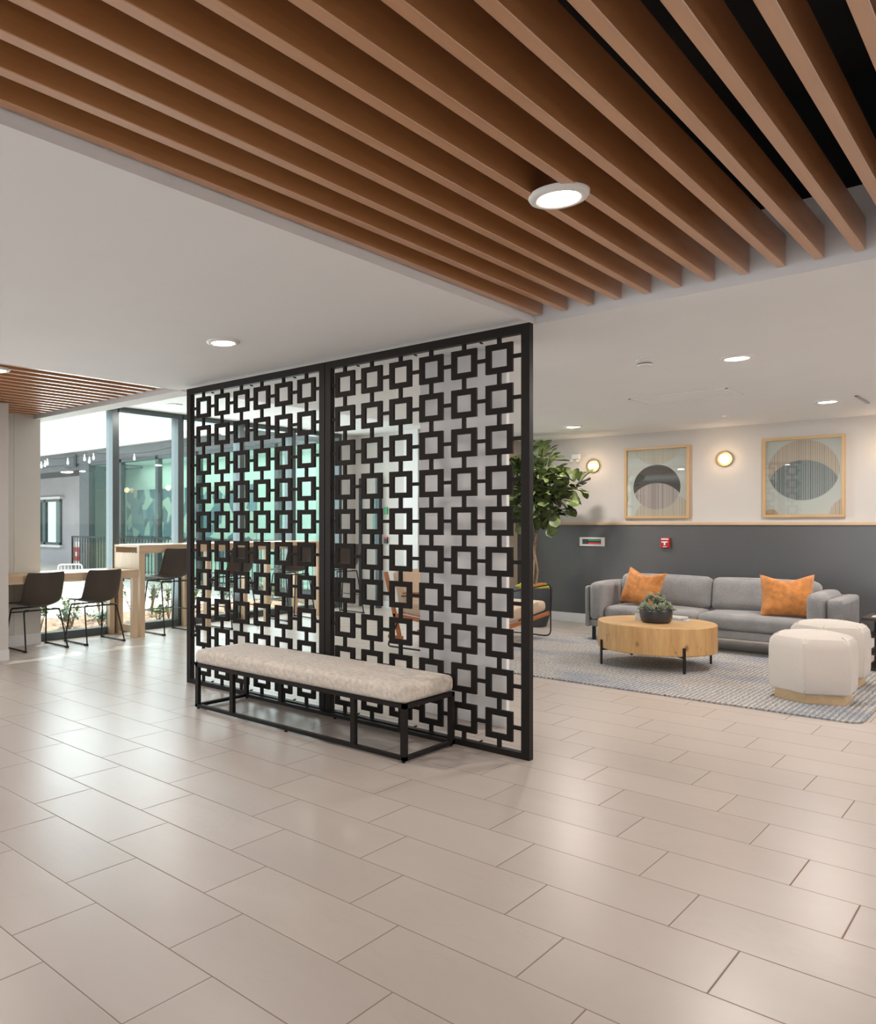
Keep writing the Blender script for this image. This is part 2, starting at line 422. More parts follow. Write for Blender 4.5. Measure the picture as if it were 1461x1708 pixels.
struct(boxes('wall_right', [(4.0, 4.15, -4, 5.2, 0, 3), (4.0, 4.15, 9.2, 10.3, 0, 3), (4.0, 4.15, 5.2, 9.2, 0, .5), (4.0, 4.15, 5.2, 9.2, 2.3, 3)], 'wall'))
struct(boxes('wall_front', [(-8.1, -4.0, -4.15, -4.0, 0, 3), (2.0, 4.0, -4.15, -4.0, 0, 3), (-4, 2, -4.15, -4.0, 2.6, 3)], 'wall'))
# left wall: pier beside the window, column nearer the camera
struct(boxes('wall_left', [(-8.12, -7.83, 3.48, 3.868, 0, 2.9), (-8.12, -7.83, 3.872, 4.175, 0, 2.9), (-8.12, -7.834, 3.8, 3.9, 0, 2.9),
                           (-8.12, -8.0, -4, -.8, 0, 2.9), (-8.12, -8.0, -.8, 2.6, 2.5, 2.9), (-8.12, -8.0, -.8, 2.6, 0, .3)], 'pier'))
struct(box('baseboard_pier', -7.835, -7.815, 3.48, 4.175, 0, .12, 'base'))
struct(box('wall_column', -8.12, -7.11, 2.6, 3.46, 0, 2.45, 'wall'))
struct(box('baseboard_column', -7.11, -7.095, 2.6, 3.46, 0, .10, 'base'))
# window wall with five bays
MULL = [4.175, 5.215, 6.19, 7.25, 8.27, 9.33]
for i in range(5):
    a, b = MULL[i], MULL[i + 1]
    w = struct(boxes('window_%d' % (i + 1), [(-8.09, -7.95, a - (.0 if i == 0 else .045), a + (.03 if i == 0 else .045), .0, 2.70), (-8.09, -7.95, a + .03, b - .04, 0, .085), (-8.09, -7.95, a + .03, b - .04, 2.635, 2.71)]
        + ([(-8.09, -7.95, b - .045, b + .02, 0, 2.7)] if i == 4 else []), 'alu'))
    box('window_pane', -8.03, -8.022, a + .03, b - .04, .085, 2.635, 'glass', w)
struct(box('trim_4', -8.12, -7.97, 9.35, 9.7, 0, 2.72, 'wall'))
# door in the back left wall
d = struct(boxes('door_1', [(-7.86, -7.82, 9.66, 9.70, 0, 2.02), (-7.50, -7.43, 9.62, 9.70, 0, 2.02)], 'far_alu'))
box('door_pane', -7.60, -7.50, 9.675, 9.685, 1.0, 1.72, 'glass_teal', d)
box('door_handle', -7.56, -7.545, 9.63, 9.66, .95, 1.15, 'brass', d)
struct(box('trim_5', -6.95, -6.70, 9.60, 9.70, 0, 2.72, 'base'))
s = tag(box('exit_sign', -7.385, -7.32, 9.68, 9.70, 1.45, 1.56, 'green'), 'small green and white sign on the back wall seen through the lattice', 'sign')
s = thing('strobe_alarm', 'small black box with a red top on the back wall below the green sign', 'alarm', (-7.345, 9.69, 1.0))
box('case', -.03, .03, -.02, .01, 0, .075, 'blackmetal', s); box('cap', -.03, .03, -.025, .01, .075, .10, 'red', s)

# ---------------------------------------------------------------- slats
ORD = ['first', 'second', 'third', 'fourth', 'fifth', 'sixth', 'seventh', 'eighth', 'ninth', 'tenth', 'eleventh', 'twelfth', 'thirteenth', 'fourteenth', 'fifteenth', 'sixteenth', 'seventeenth', 'eighteenth', 'nineteenth', 'twentieth', 'twenty-first', 'twenty-second', 'twenty-third', 'twenty-fourth', 'twenty-fifth']
bm = BM(); add_box(bm, -.0375, 0, OY0, OY1 - .02, 0, .14, .002, 1)
s0 = obj('ceiling_slat', bm, 'slat')
k = 0; x = -2.064
while x < 0.62:
    o = s0 if k == 0 else s0.copy()
    if k: COL.objects.link(o)
    o.location = (x, 0, 2.47 if k else 2.47)
    tag(o, 'brown wooden slat of the large overhead slat ceiling, %s from its left edge' % ORD[k], 'ceiling slat', 'wooden slats of the large ceiling opening')
    k += 1; x += .1462
bm = BM(); add_box(bm, -.0375, 0, PY0, PY1 - .03, 0, .14, .002, 1)
s1 = obj('ceiling_slat', bm, 'slat')
k = 0; x = -5.29
while x > -7.9:
    o = s1 if k == 0 else s1.copy()
    if k: COL.objects.link(o)
    o.location = (x, 0, 2.465)
    tag(o, 'thin wooden slat of the small slat ceiling above the window tables, %s from its right edge' % ORD[k], 'ceiling slat', 'wooden slats of the small ceiling opening')
    k += 1; x -= .1462

# ---------------------------------------------------------------- downlights
def downlight(loc, label, power=LAMP_W, first=[None]):
    if first[0] is None:
        t = thing('downlight', label, 'ceiling light', loc, 0, 'round downlights')
        bm = BM(); add_lathe(bm, [(.07, .004), (.07, -.008), (.078, -.014), (.098, -.010), (.104, 0), (.104, .006), (.07, .006)], 40)
        obj('trim_ring', bm, 'white_plastic', t, smooth=True, auto=50)
        bm = BM(); add_lathe(bm, [(.0705, .003), (.0705, -.009), (.05, -.012), (.02, -.0135)], 32); obj('lens', bm, 'lamp', t, auto=50)
        first[0] = t
    else: t = dup(first[0], loc, 0, label)
    return t
lamps = [((-3.675, 3.19, HC), 'round white downlight in the plain ceiling left of the lattice screen'),
         ((-1.571, 5.971, HC), 'round downlight in the lounge ceiling to the right of the smoke detector'),
         ((-1.546, 8.692, HC), 'round downlight in the lounge ceiling above the right end of the sofa'),
         ((-4.012, 8.839, HC), 'round downlight in the lounge ceiling above the fig tree'),
         ((-7.364, 5.629, 2.70), 'round downlight in the raised ceiling by the windows'),
         ((-7.0, 7.9, 2.70), 'round downlight in the raised ceiling seen through the left lattice panel'),
         ((-1.273, 2.688, 2.47), 'bright round downlight set among the large overhead slats'),
         ((-5.67, 2.66, 2.465), 'round downlight among the small slats at the left edge'),
         ((-3.675, -.5, HC), 'round downlight in the ceiling outside the photo'),  # from here down: unseen downlights added as interior fill
         ((1.2, 2.688, 2.47), 'round downlight among the large slats, right of the photo'),
         ((-1.273, -1.0, 2.47), 'round downlight among the large slats outside the photo'),
         ((1.2, 5.971, HC), 'round downlight in the lounge ceiling right of the photo, nearer the camera'),
         ((1.2, 8.692, HC), 'round downlight in the lounge ceiling right of the photo, near the back wall')]
for loc, lab in lamps:
    t = downlight(loc, lab)
for loc, lab in lamps:
    light('downlight_glow', 'AREA', (loc[0], loc[1], loc[2] - .03), LAMP_W * (1.95 if loc[1] > 5 and loc[0] > -5 else .6 if loc[0] < -3 else 1.0), WARM, (0, 0, 0), .13)

# smoke detector, access panels, sprinkler
s = thing('smoke_detector', 'white round smoke detector on the lounge ceiling', 'smoke detector', (-2.04, 5.605, HC))
bm = BM(); add_lathe(bm, [(.055, 0), (.055, -.012), (.045, -.016), (.001, -.016)], 32); obj('base', bm, 'white_plastic', s, auto=40)
bm = BM(); add_lathe(bm, [(.042, -.016), (.048, -.022), (.048, -.034), (.040, -.044), (.001, -.046)], 32); obj('sensor_head', bm, 'white_plastic', s, auto=40)
bm = BM(); add_lathe(bm, [(.0485, -.027), (.0487, -.030), (.0485, -.033)], 32); obj('vent_slot', bm, 'screen_blk', s)
s = thing('access_panel', 'flush white access panel in the lounge ceiling ahead of the pictures', 'access panel', (-2.38, 7.48, HC))
boxes('panel_frame', [(-.40, .40, -.23, -.215, -.008, 0), (-.40, .40, .215, .23, -.008, 0), (-.40, -.385, -.23, .23, -.008, 0), (.385, .40, -.23, .23, -.008, 0)], 'white_plastic', s)
box('panel', -.385, .385, -.215, .215, -.005, 0, 'ceil', s)
s = tag(boxes('ceiling_slot', [(-1.315, -1.29, 8.5, 9.1, HC - .006, HC)], 'screen_blk'), 'thin dark slot in the lounge ceiling near the right edge', 'ceiling vent')
s = thing('sprinkler_head', 'tiny sprinkler head under the lounge ceiling between the two pictures', 'sprinkler', (-2.5, 9.1, HC))
bm = BM(); add_lathe(bm, [(.03, 0), (.03, -.006), (.008, -.01), (.007, -.03), (.001, -.03)], 16); obj('escutcheon', bm, 'white_plastic', s, auto=40)
bm = BM(); add_lathe(bm, [(.016, -.032), (.016, -.036), (.001, -.037)], 12); obj('deflector', bm, 'brass', s)

# ---------------------------------------------------------------- lattice screen
def lattice_panel(x0, x1, cx0, pitch, label):
    Y0, Y1 = 4.01, 4.055; H = 2.405; r0, rp = .164, .2304
    t = thing('lattice_panel', label, 'room divider', ((x0 + x1) / 2, 4.03, 0), 0, 'lattice screen panels')
    cx = (x0 + x1) / 2; ox = -cx; oy = -4.03
    def bx(nm, a, b, c, d, e, f, m='iron'): return box(nm, a + ox, b + ox, c + oy, d + oy, e, f, m, t, .002)
    bx('post', x0, x0 + .05, Y0, Y1, 0, H); bx('post', x1 - .05, x1, Y0, Y1, 0, H)
    bx('top_rail', x0 + .05, x1 - .05, Y0, Y1, H - .05, H); bx('bottom_rail', x0 + .05, x1 - .05, Y0, Y1, 0, .035)
    bm = BM(); lo, hi = 4.022 + oy, 4.040 + oy
    S, I, c = .0835, .050, .0105
    xs = [cx0 + i * pitch for i in range(6)]; zs = [r0 + j * rp for j in range(10)]
    for a in xs:
        for z in zs:
            a_ = a + ox
            add_box(bm, a_ - S, a_ + S, lo, hi, z + I, z + S); add_box(bm, a_ - S, a_ + S, lo, hi, z - S, z - I)
            add_box(bm, a_ - S, a_ - I, lo, hi, z - I, z + I); add_box(bm, a_ + I, a_ + S, lo, hi, z - I, z + I)
    for z in zs:
        e = [x0 + .05] + [v for a in xs for v in (a - S, a + S)] + [x1 - .05]
        for k in range(0, len(e), 2): add_box(bm, e[k] + ox, e[k + 1] + ox, lo, hi, z - c, z + c)
    for a in xs:
        e = [.035] + [v for z in zs for v in (z - S, z + S)] + [H - .05]
        for k in range(0, len(e), 2): add_box(bm, a - c + ox, a + c + ox, lo, hi, e[k], e[k + 1])
    obj('lattice', bm, 'lattice', t)
    for a in (.5, 2.5, 4.5):
        for z in (.047, H - .062):
            bm = BM(); m = Matrix.Rotation(-PI / 2, 4, 'X'); add_lathe(bm, [(.005, -.012), (.005, .012), (.001, .013)], 10, (cx0 + a * pitch + ox, 0, z), m.to_3x3()); obj('screw', bm, 'iron', t)
lattice_panel(-5.075, -3.565, -4.882, .2262, 'dark metal lattice screen panel of squares, the left one by the windows')
lattice_panel(-3.560, -2.066, -3.398, .2278, 'dark metal lattice screen panel of squares, the right one by the lounge')

# ---------------------------------------------------------------- bench
t = thing('bench', 'upholstered cream bench on a dark steel frame in front of the lattice screen', 'bench', (-3.41, 3.73, 0))
bx0, bx1, by0, by1 = -.905, .895, -.245, .245
bm = BM(); add_cushion(bm, bx0, bx1, by0 - .005, by1 + .0, .318, .418, .032, (.004, .004, .010), 14); obj('cushion', bm, 'bench_fab', t, smooth=True)
boxes('frame_rails', [(bx0, bx1, by0, by0 + .025, .295, .318), (bx0, bx1, by1 - .025, by1, .295, .318), (bx0, bx0 + .025, by0, by1, .295, .318), (bx1 - .025, bx1, by0, by1, .295, .318)], 'iron', t)
boxes('floor_rails', [(bx0, bx1, by0, by0 + .025, .012, .034), (bx0, bx1, by1 - .025, by1, .012, .034), (bx0, bx0 + .025, by0, by1, .012, .034), (bx1 - .025, bx1, by0, by1, .012, .034)], 'iron', t)
for lx in (bx0, -.905 + .365, .51, bx1 - .032):
    for ly in (by0, by1 - .028): box('leg', lx, lx + .032, ly, ly + .028, .034, .295, 'iron', t)
for lx in (bx0 + .02, -.02, bx1 - .02):
    for ly in (by0 + .013, by1 - .013):
        bm = BM(); add_lathe(bm, [(.011, 0), (.011, .006), (.006, .008), (.006, .013)], 12, (lx, ly, 0)); obj('glide', bm, 'blackmetal', t)

# ---------------------------------------------------------------- window tables
t = thing('window_table', 'low pale wood counter table along the windows behind the two dining chairs', 'table', (-7.69, 4.33, 0))
box('tabletop', -.27, .26, -.855, .845, .752, .778, 'birch', t, .003)
boxes('apron', [(.225, .26, -.855, .845, .688, .752), (-.27, -.235, -.15, .845, .688, .752)], 'birch', t)
box('leg', .20, .255, .775, .84, 0, .688, 'birch_v', t); box('leg', -.27, -.215, .775, .84, 0, .688, 'birch_v', t)
t = thing('high_table', 'tall pale wood counter table along the windows behind the bar stools', 'table', (-7.69, 6.72, 0))
box('tabletop', -.26, .26, -1.535, 1.57, 1.030, 1.058, 'birch', t, .003)
boxes('apron', [(.215, .26, -1.535, 1.57, .962, 1.030), (-.26, -.215, -1.535, 1.57, .962, 1.030)], 'birch', t)
box('end_panel', -.26, .26, -1.535, -1.515, .78, .965, 'birch_v', t)
for ly in (-1.515, -.53, .50, 1.50):
    box('leg', .19, .255, ly, ly + .065, 0, .962, 'birch_v', t); box('leg', -.255, -.19, ly, ly + .065, 0, .962, 'birch_v', t)
boxes('stretcher', [(-.2, .2, -1.50, -1.47, .04, .12)], 'birch', t)

# ---------------------------------------------------------------- bucket chairs and stools
def shell_bm(sz, wfront=.215, wback=.215):
    # profile in x (front +) / z
    P = [(.235, sz - .012), (.20, sz), (.12, sz - .006), (.03, sz - .014), (-.06, sz - .020), (-.13, sz - .012), (-.178, sz + .022), (-.205, sz + .08), (-.222, sz + .15), (-.238, sz + .23), (-.255, sz + .315), (-.262, sz + .345)]
    Wd = [.19, .205, .218, .225, .23, .232, .232, .232, .230, .226, .218, .205]
    bm = BM(); rows = []; nv = 12
    for i, ((px, pz), w) in enumerate(zip(P, Wd)):
        a = P[max(0, i - 1)]; b = P[min(len(P) - 1, i + 1)]
        tx, tz = b[0] - a[0], b[1] - a[1]; l = math.hypot(tx, tz); nx, nz = tz / l, -tx / l      # normal towards the sitter
        if nz < 0 and i < 5: nx, nz = -nx, -nz
        if i >= 5 and nx < 0: nx, nz = -nx, -nz
        lift = [.008, .012, .02, .032, .045, .058, .068, .066, .058, .048, .036, .03][i]
        row = []
        for j in range(nv + 1):
            v = -1 + 2 * j / nv; e = abs(v) ** 2.6 * lift
            row.append(bm.verts.new((px + nx * e, v * w, pz + nz * e)))
        rows.append(row)
    for a, b in zip(rows, rows[1:]):
        for j in range(nv): bm.faces.new((a[j], a[j + 1], b[j + 1], b[j]))
    bmesh.ops.recalc_face_normals(bm, faces=bm.faces[:])
    r = bmesh.ops.solidify(bm, geom=bm.faces[:], thickness=.016)
    return bm
def arc_tube(bm, pts, r, bend=.035):
    out = [Vector(pts[0])]
    for i in range(1, len(pts) - 1):
        p = Vector(pts[i]); a = (Vector(pts[i - 1]) - p).normalized(); b = (Vector(pts[i + 1]) - p).normalized()
        s, e = p + a * bend, p + b * bend
        for k in range(5):
            t = k / 4; out.append((s * (1 - t) ** 2 + p * 2 * t * (1 - t) + e * t * t))
    out.append(Vector(pts[-1])); add_tube(bm, out, r, 8)
def make_seat(name, label, cat, sz, group, stool=False):
    t = thing(name, label, cat, (0, 0, 0), 0, group)
    o = obj('seat_shell', shell_bm(sz), 'leather', t, smooth=True)
    sub = o.modifiers.new('s', 'SUBSURF'); sub.levels = 1; sub.render_levels = 2
    bx, fx = (-.24, .225)
    for s in (-1, 1):
        bm = BM(); y = s * .235; yt = s * .17
        arc_tube(bm, [(-.09, yt * .8, sz - .045), (-.13, s * .20, sz - .047), (bx, y, .011), (fx, y, .011), (.15, s * .20, sz - .04), (.11, yt * .8, sz - .04)], .0085, .03)
        lg = obj('sled_leg', bm, 'blackmetal', t, smooth=True)
        boxes('foot_cap', [(bx - .008, bx + .045, y - .013, y + .013, 0, .022)], 'blackmetal', lg, .004)
        boxes('foot_cap', [(fx - .045, fx + .008, y - .013, y + .013, 0, .022)], 'blackmetal', lg, .004)
    bm = BM(); add_tube(bm, [(-.135, -.20, sz - .048), (-.135, .20, sz - .048)], .008); obj('seat_brace', bm, 'blackmetal', t, smooth=True)
    bm = BM(); add_tube(bm, [(.145, -.20, sz - .042), (.145, .20, sz - .042)], .008); obj('seat_brace', bm, 'blackmetal', t, smooth=True)
    zc = sz - .085 if not stool else .27
    f = (sz - zc) / sz
    if not stool:
        bm = BM(); add_tube(bm, [(.15 + (fx - .15) * f * .9, -.205, zc), (.15 + (fx - .15) * f * .9, .205, zc)], .006)
        obj('cross_bar', bm, 'blackmetal', t, smooth=True)
    if stool:
        bm = BM(); q = 1 - zc / sz
        xf = .15 + (fx - .15) * q; xb = -.13 + (bx + .13) * q; yy = .20 + .035 * q
        arc_tube(bm, [(xb, -yy, zc), (xf, -yy, zc), (xf, yy, zc), (xb, yy, zc)], .007, .01)
        obj('footrest', bm, 'alu', t, smooth=True)
    return t
c0 = make_seat('dining_chair', 'dark brown bucket chair on black sled legs nearest the left wall column', 'chair', .455, 'bucket chairs at the low window table')
c0.location = (-7.60, 4.0, 0); c0.rotation_euler = (0, 0, PI)
dup(c0, (-7.57, 4.685, 0), PI, 'dark brown bucket chair at the low table, nearer the high table')
b0 = make_seat('bar_stool', 'dark brown bucket bar stool on tall sled legs left of the lattice screen', 'bar stool', .665, 'bucket bar stools at the high window table', True)
b0.location = (-7.59, 5.72, 0); b0.rotation_euler = (0, 0, PI)
dup(b0, (-7.45, 6.62, 0), PI + .05, 'brown bucket bar stool seen through the left half of the left lattice panel')
dup(b0, (-7.45, 7.70, 0), PI - .12, 'brown bucket bar stool seen through the right half of the left lattice panel')
dup(b0, (-7.42, 8.70, 0), PI - .1, 'bar stool at the far table end, seen just right of the middle screen post')

# ---------------------------------------------------------------- lounge
# rug
bm = BM()
def rrect(x0, x1, y0, y1, r, n=6):
    P = []
    for cx, cy, a in ((x1 - r, y1 - r, 0), (x0 + r, y1 - r, PI / 2), (x0 + r, y0 + r, PI), (x1 - r, y0 + r, 3 * PI / 2)):
        for k in range(n + 1): P.append((cx + r * math.cos(a + PI / 2 * k / n), cy + r * math.sin(a + PI / 2 * k / n)))
    return P
def add_prism(bm, P, z0, z1, mat=None):
    lo = [bm.verts.new((x, y, z0)) for x, y in P]; hi = [bm.verts.new((x, y, z1)) for x, y in P]
    bm.faces.new(lo[::-1]); bm.faces.new(hi)
    for k in range(len(P)): bm.faces.new((lo[k], lo[(k + 1) % len(P)], hi[(k + 1) % len(P)], hi[k]))
add_prism(bm, rrect(-4.28, -.93, 6.25, 9.0, .09), .001, .012)
t = tag(obj('area_rug', bm, 'rug'), 'large blue and grey woven rug under the coffee table and sofa', 'rug')
RZ = .0125
# sofa
t = thing('sofa', 'long grey fabric sofa against the charcoal wall', 'sofa', (-2.615, 9.08, 0))
SX, SY = 1.185, .42
for s in (-1, 1):
    bm = BM(); a, b = (s * (SX - .045), s * (SX + .0)); lo, hi = min(a, b), max(a, b)
    if s > 0: lo -= .07
    add_cushion(bm, lo, hi, -SY, SY + .02, .15, .605, .028, (.004, .004, .004), 8); obj('arm_frame', bm, 'sofa', t, smooth=True)
    bm = BM(); o_ = .05 if s < 0 else .125
    a, b = s * (SX - o_), s * (SX - o_ - .155); lo, hi = min(a, b), max(a, b)
    add_cushion(bm, lo, hi, -SY - .01, SY - .05, .225, .648, .055, (.006, .01, .012), 10); obj('arm_cushion', bm, 'sofa', t, smooth=True)
bm = BM(); add_cushion(bm, -SX + .04, SX - .04, -SY + .015, SY, .155, .235, .02, (0, 0, 0), 8)
add_cushion(bm, -SX + .04, SX - .04, SY - .06, SY + .02, .155, .60, .03, (0, 0, 0), 8); obj('base_frame', bm, 'sofa', t, smooth=True)
L0, L1 = -SX + .205, SX - .28
mid = (L0 + L1) / 2
for a, b in ((L0, mid - .003), (mid + .003, L1)):
    bm = BM(); add_cushion(bm, a, b, -SY + .01, SY - .18, .238, .395, .055, (.003, .008, .018), 12); obj('seat_cushion', bm, 'sofa', t, smooth=True)
for a, b in ((L0 + .0, mid - .003), (mid + .003, L1 + .02)):
    bm = BM(); m = Matrix.Translation((0, .10, .39)) @ Matrix.Rotation(math.radians(-12), 4, 'X')
    add_cushion(bm, a, b, -.075, .085, 0, .345, .06, (.004, .03, .012), 12, m); obj('back_cushion', bm, 'sofa', t, smooth=True)
for lx in (-1.09, 1.06):
    for ly in (-.39, .36): box('leg', lx - .015, lx + .015, ly - .015, ly + .015, RZ, .158, 'blackmetal', t)
# throw pillows
def pillow(name, label, loc, rot, w, h, th, seed):
    rnd = random.Random(seed); ph = [rnd.random() * 6 for _ in range(6)]
    bm = BM(); n = 22; grids = []
    for side in (1, -1):
        g = []
        for i in range(n + 1):
            row = []
            for j in range(n + 1):
                u, v = -1 + 2 * i / n, -1 + 2 * j / n
                tk = max(0, (1 - u ** 4) * (1 - v ** 4)) ** .55 * th
                tk *= 1 + .10 * math.sin(3 * u + ph[0]) * math.sin(2.5 * v + ph[1]) + .07 * math.sin(7 * (u + v) + ph[2]) * (abs(u * v))
                x = u * w / 2 * (1 - .07 * (1 - v * v)); z = v * h / 2 * (1 - .08 * (1 - u * u))
                if v > 0: z -= .045 * (1 - u * u) ** 2 * v ** 2      # chopped dip in the top edge
                row.append(bm.verts.new((x, side * tk, z)))
            g.append(row)
        grids.append(g)
    for g in grids:
        for i in range(n):
            for j in range(n): bm.faces.new((g[i][j], g[i + 1][j], g[i + 1][j + 1], g[i][j + 1]))
    bmesh.ops.remove_doubles(bm, verts=bm.verts[:], dist=.0008)
    o = obj(name, bm, 'orange', None, smooth=True, loc=loc); o.rotation_euler = rot
    return tag(o, label, 'cushion', 'orange throw pillows on the sofa')
pillow('throw_pillow', 'orange throw pillow leaning on the left arm of the sofa', (-3.27, 8.92, .600), (math.radians(-18), math.radians(7), math.radians(-14)), .44, .41, .075, 1)
pillow('throw_pillow', 'orange throw pillow leaning at the right end of the sofa', (-1.905, 8.88, .600), (math.radians(-16), math.radians(-2), math.radians(8)), .45, .425, .08, 5)

# coffee table
t = thing('coffee_table', 'round honey oak drum coffee table on black metal legs', 'coffee table', (-2.652, 7.565, 0))
bm = BM(); R = .495; add_lathe(bm, [(R - .006, .158), (R, .165), (R, .394), (R - .004, .3995)], 72); obj('drum', bm, 'oak_drum', t, auto=35)
bm = BM(); add_lathe(bm, [(R - .0045, .399), (R - .006, .402), (.01, .402)], 72); obj('tabletop', bm, 'oak_top', t, auto=35)
for ax, ay in ((-1, -1), (1, -1), (1, 1), (-1, 1)):
    a = math.atan2(ay, ax); m = Matrix.Rotation(a, 4, 'Z')
    bm = BM(); add_box(bm, R + .001, R + .013, -.011, .011, RZ, .235, .001, 1, m); lg = obj('leg', bm, 'blackmetal', t)
    bm = BM(); add_box(bm, R - .16, R + .005, -.010, .010, .142, .158, 0, 1, m); obj('bracket', bm, 'blackmetal', lg)
# bowl of succulents
t = thing('succulent_bowl', 'dark round bowl planted with pale green succulents on the coffee table', 'planter', (-2.63, 7.50, .402))
bm = BM(); add_lathe(bm, [(.105, 0), (.122, .012), (.134, .05), (.136, .10), (.134, .128), (.126, .130), (.124, .112), (.01, .110)], 40); obj('bowl', bm, 'bowl', t, auto=60)
bm = BM(); add_lathe(bm, [(.123, .11), (.123, .118), (.01, .124)], 24); obj('soil', bm, 'soil', t)
def rosette(bm, c, r, tilt, n=18, rnd=random):
    ax = Vector((math.cos(tilt[0]) * math.sin(tilt[1]), math.sin(tilt[0]) * math.sin(tilt[1]), math.cos(tilt[1])))
    q = Vector((0, 0, 1)).rotation_difference(ax).to_matrix()
    for k in range(n):
        a = k * 2.39996; f = k / n; el = (.15 + .95 * (1 - f)) if True else 0
        L = r * (.45 + .55 * f); w = L * .30; th = w * .35
        el = math.radians(80 - 62 * f)
        d = Vector((math.cos(a) * math.cos(el), math.sin(a) * math.cos(el), math.sin(el))); sd = Vector((-math.sin(a), math.cos(a), 0)); up = d.cross(sd)
        prof = [(0, .35), (.35, .85), (.7, 1.0), (.9, .6), (1.0, .08)]
        rings = []
        for s, ww in prof:
            p = d * L * s + Vector((0, 0, 1)) * (.12 * L * s * s)
            rings.append([bm.verts.new(Vector(c) + q @ (p + sd * ww * w * x + up * ww * th * y)) for x, y in ((1, 0), (0, .8), (-1, 0), (0, -.8))])
        for A, B in zip(rings, rings[1:]):
            for i in range(4): bm.faces.new((A[i], A[(i + 1) % 4], B[(i + 1) % 4], B[i]))
        bm.faces.new(rings[-1])
rs = [((-.06, -.07, .125), .085, (3.9, .7)), ((.06, -.06, .125), .075, (5.3, .7)), ((0, 0, .17), .09, (1, .1)), ((-.085, .02, .14), .085, (3.0, .8)), ((.085, .03, .13), .09, (.2, .8)), ((0, .07, .14), .08, (1.6, .6)),
      ((-.035, -.02, .215), .07, (3.6, .4)), ((.03, -.02, .20), .065, (5.6, .4)), ((.02, .03, .23), .055, (.5, .3)), ((0, -.095, .12), .06, (4.7, .9))]
rnd = random.Random(3)
for c, r, ti in rs:
    bm = BM(); rosette(bm, c, r, ti, 20); obj('succulent', bm, 'succ', t, smooth=True)
# magazines
def mag(loc, rz, w, d, h, m, label):
    t = thing('magazine', label, 'magazine', loc, rz, 'magazines on the coffee table')
    box('pages', -w / 2 + .002, w / 2 - .003, -d / 2 + .003, d / 2 - .003, .0015, h - .0015, 'white', t)
    boxes('cover', [(-w / 2, w / 2, -d / 2, d / 2, 0, .0015), (-w / 2, w / 2, -d / 2, d / 2, h - .0015, h), (-w / 2, -w / 2 + .002, -d / 2, d / 2, 0, h)], m, t)
mag((-2.58, 7.80, .4025), .35, .27, .21, .010, 'paper', 'pale magazine at the bottom of the small stack beside the succulent bowl')
mag((-2.60, 7.81, .413), .1, .25, .20, .010, 'paper2', 'grey magazine in the middle of the small stack beside the succulent bowl')
mag((-2.61, 7.82, .4235), -.15, .24, .18, .011, 'paper', 'pale magazine on top of the small stack beside the succulent bowl')
tag(box('note_card', -.03, .03, -.002, .002, 0, .055, 'white', None, loc=(-2.83, 7.62, .4022)), 'small white card standing behind the left of the succulent bowl', 'card')

# poufs
def pouf(loc, rz, label):
    t = thing('pouf', label, 'pouf', loc, rz, 'cream hexagonal poufs')
    def hexr(R, rr, n=5):
        P = []; V = [Vector((R * math.cos(PI / 6 + k * PI / 3), R * math.sin(PI / 6 + k * PI / 3))) for k in range(6)]
        for k in range(6):
            p = V[k]; a = (V[k - 1] - p).normalized() * rr; b = (V[(k + 1) % 6] - p).normalized() * rr
            for i in range(n + 1):
                s = i / n; P.append((p + a) * (1 - s) ** 2 + p * 2 * s * (1 - s) + (p + b) * s * s)
        return P
    bm = BM(); P = hexr(.25, .004, 2); add_prism(bm, [(p.x, p.y) for p in P], RZ, .078); obj('plinth', bm, 'oak_base', t)
    bm = BM(); prof = [(.20, .0785), (.262, .081), (.280, .092), (.288, .12), (.292, .25), (.290, .40), (.284, .445), (.268, .475), (.235, .493), (.16, .508), (.08, .514), (.012, .516)]
    rings = []
    for R, z in prof:
        rr = .016 if z < .44 else min(.12, .016 + (z - .44) * 1.3)
        rings.append([bm.verts.new((p.x, p.y, z)) for p in hexr(R, min(rr, R * .48))])
    for A, B in zip(rings, rings[1:]):
        n = len(A)
        for k in range(n): bm.faces.new((A[k], A[(k + 1) % n], B[(k + 1) % n], B[k]))
    bm.faces.new(rings[0][::-1]); bm.faces.new(rings[-1]); c = obj('upholstery', bm, 'cream', t, auto=24)
    bm = BM()
    for k in range(6):
        a = PI / 6 + k * PI / 3
        pts = [((R - .006 if z < .44 else R * .985 - .010) * 1.0 * math.cos(a), (R - .006 if z < .44 else R * .985 - .010) * math.sin(a), z) for R, z in prof[2:9]]
        add_tube(bm, pts, .0045, 6)
    obj('seam_piping', bm, 'cream', t, smooth=True)
    return t
pouf((-1.315, 6.895, 0), 0, 'cream hexagonal pouf on a wood plinth at the front corner of the rug')
pouf((-1.36, 7.74, 0), 0, 'cream hexagonal pouf partly hidden behind the front one, nearer the sofa')

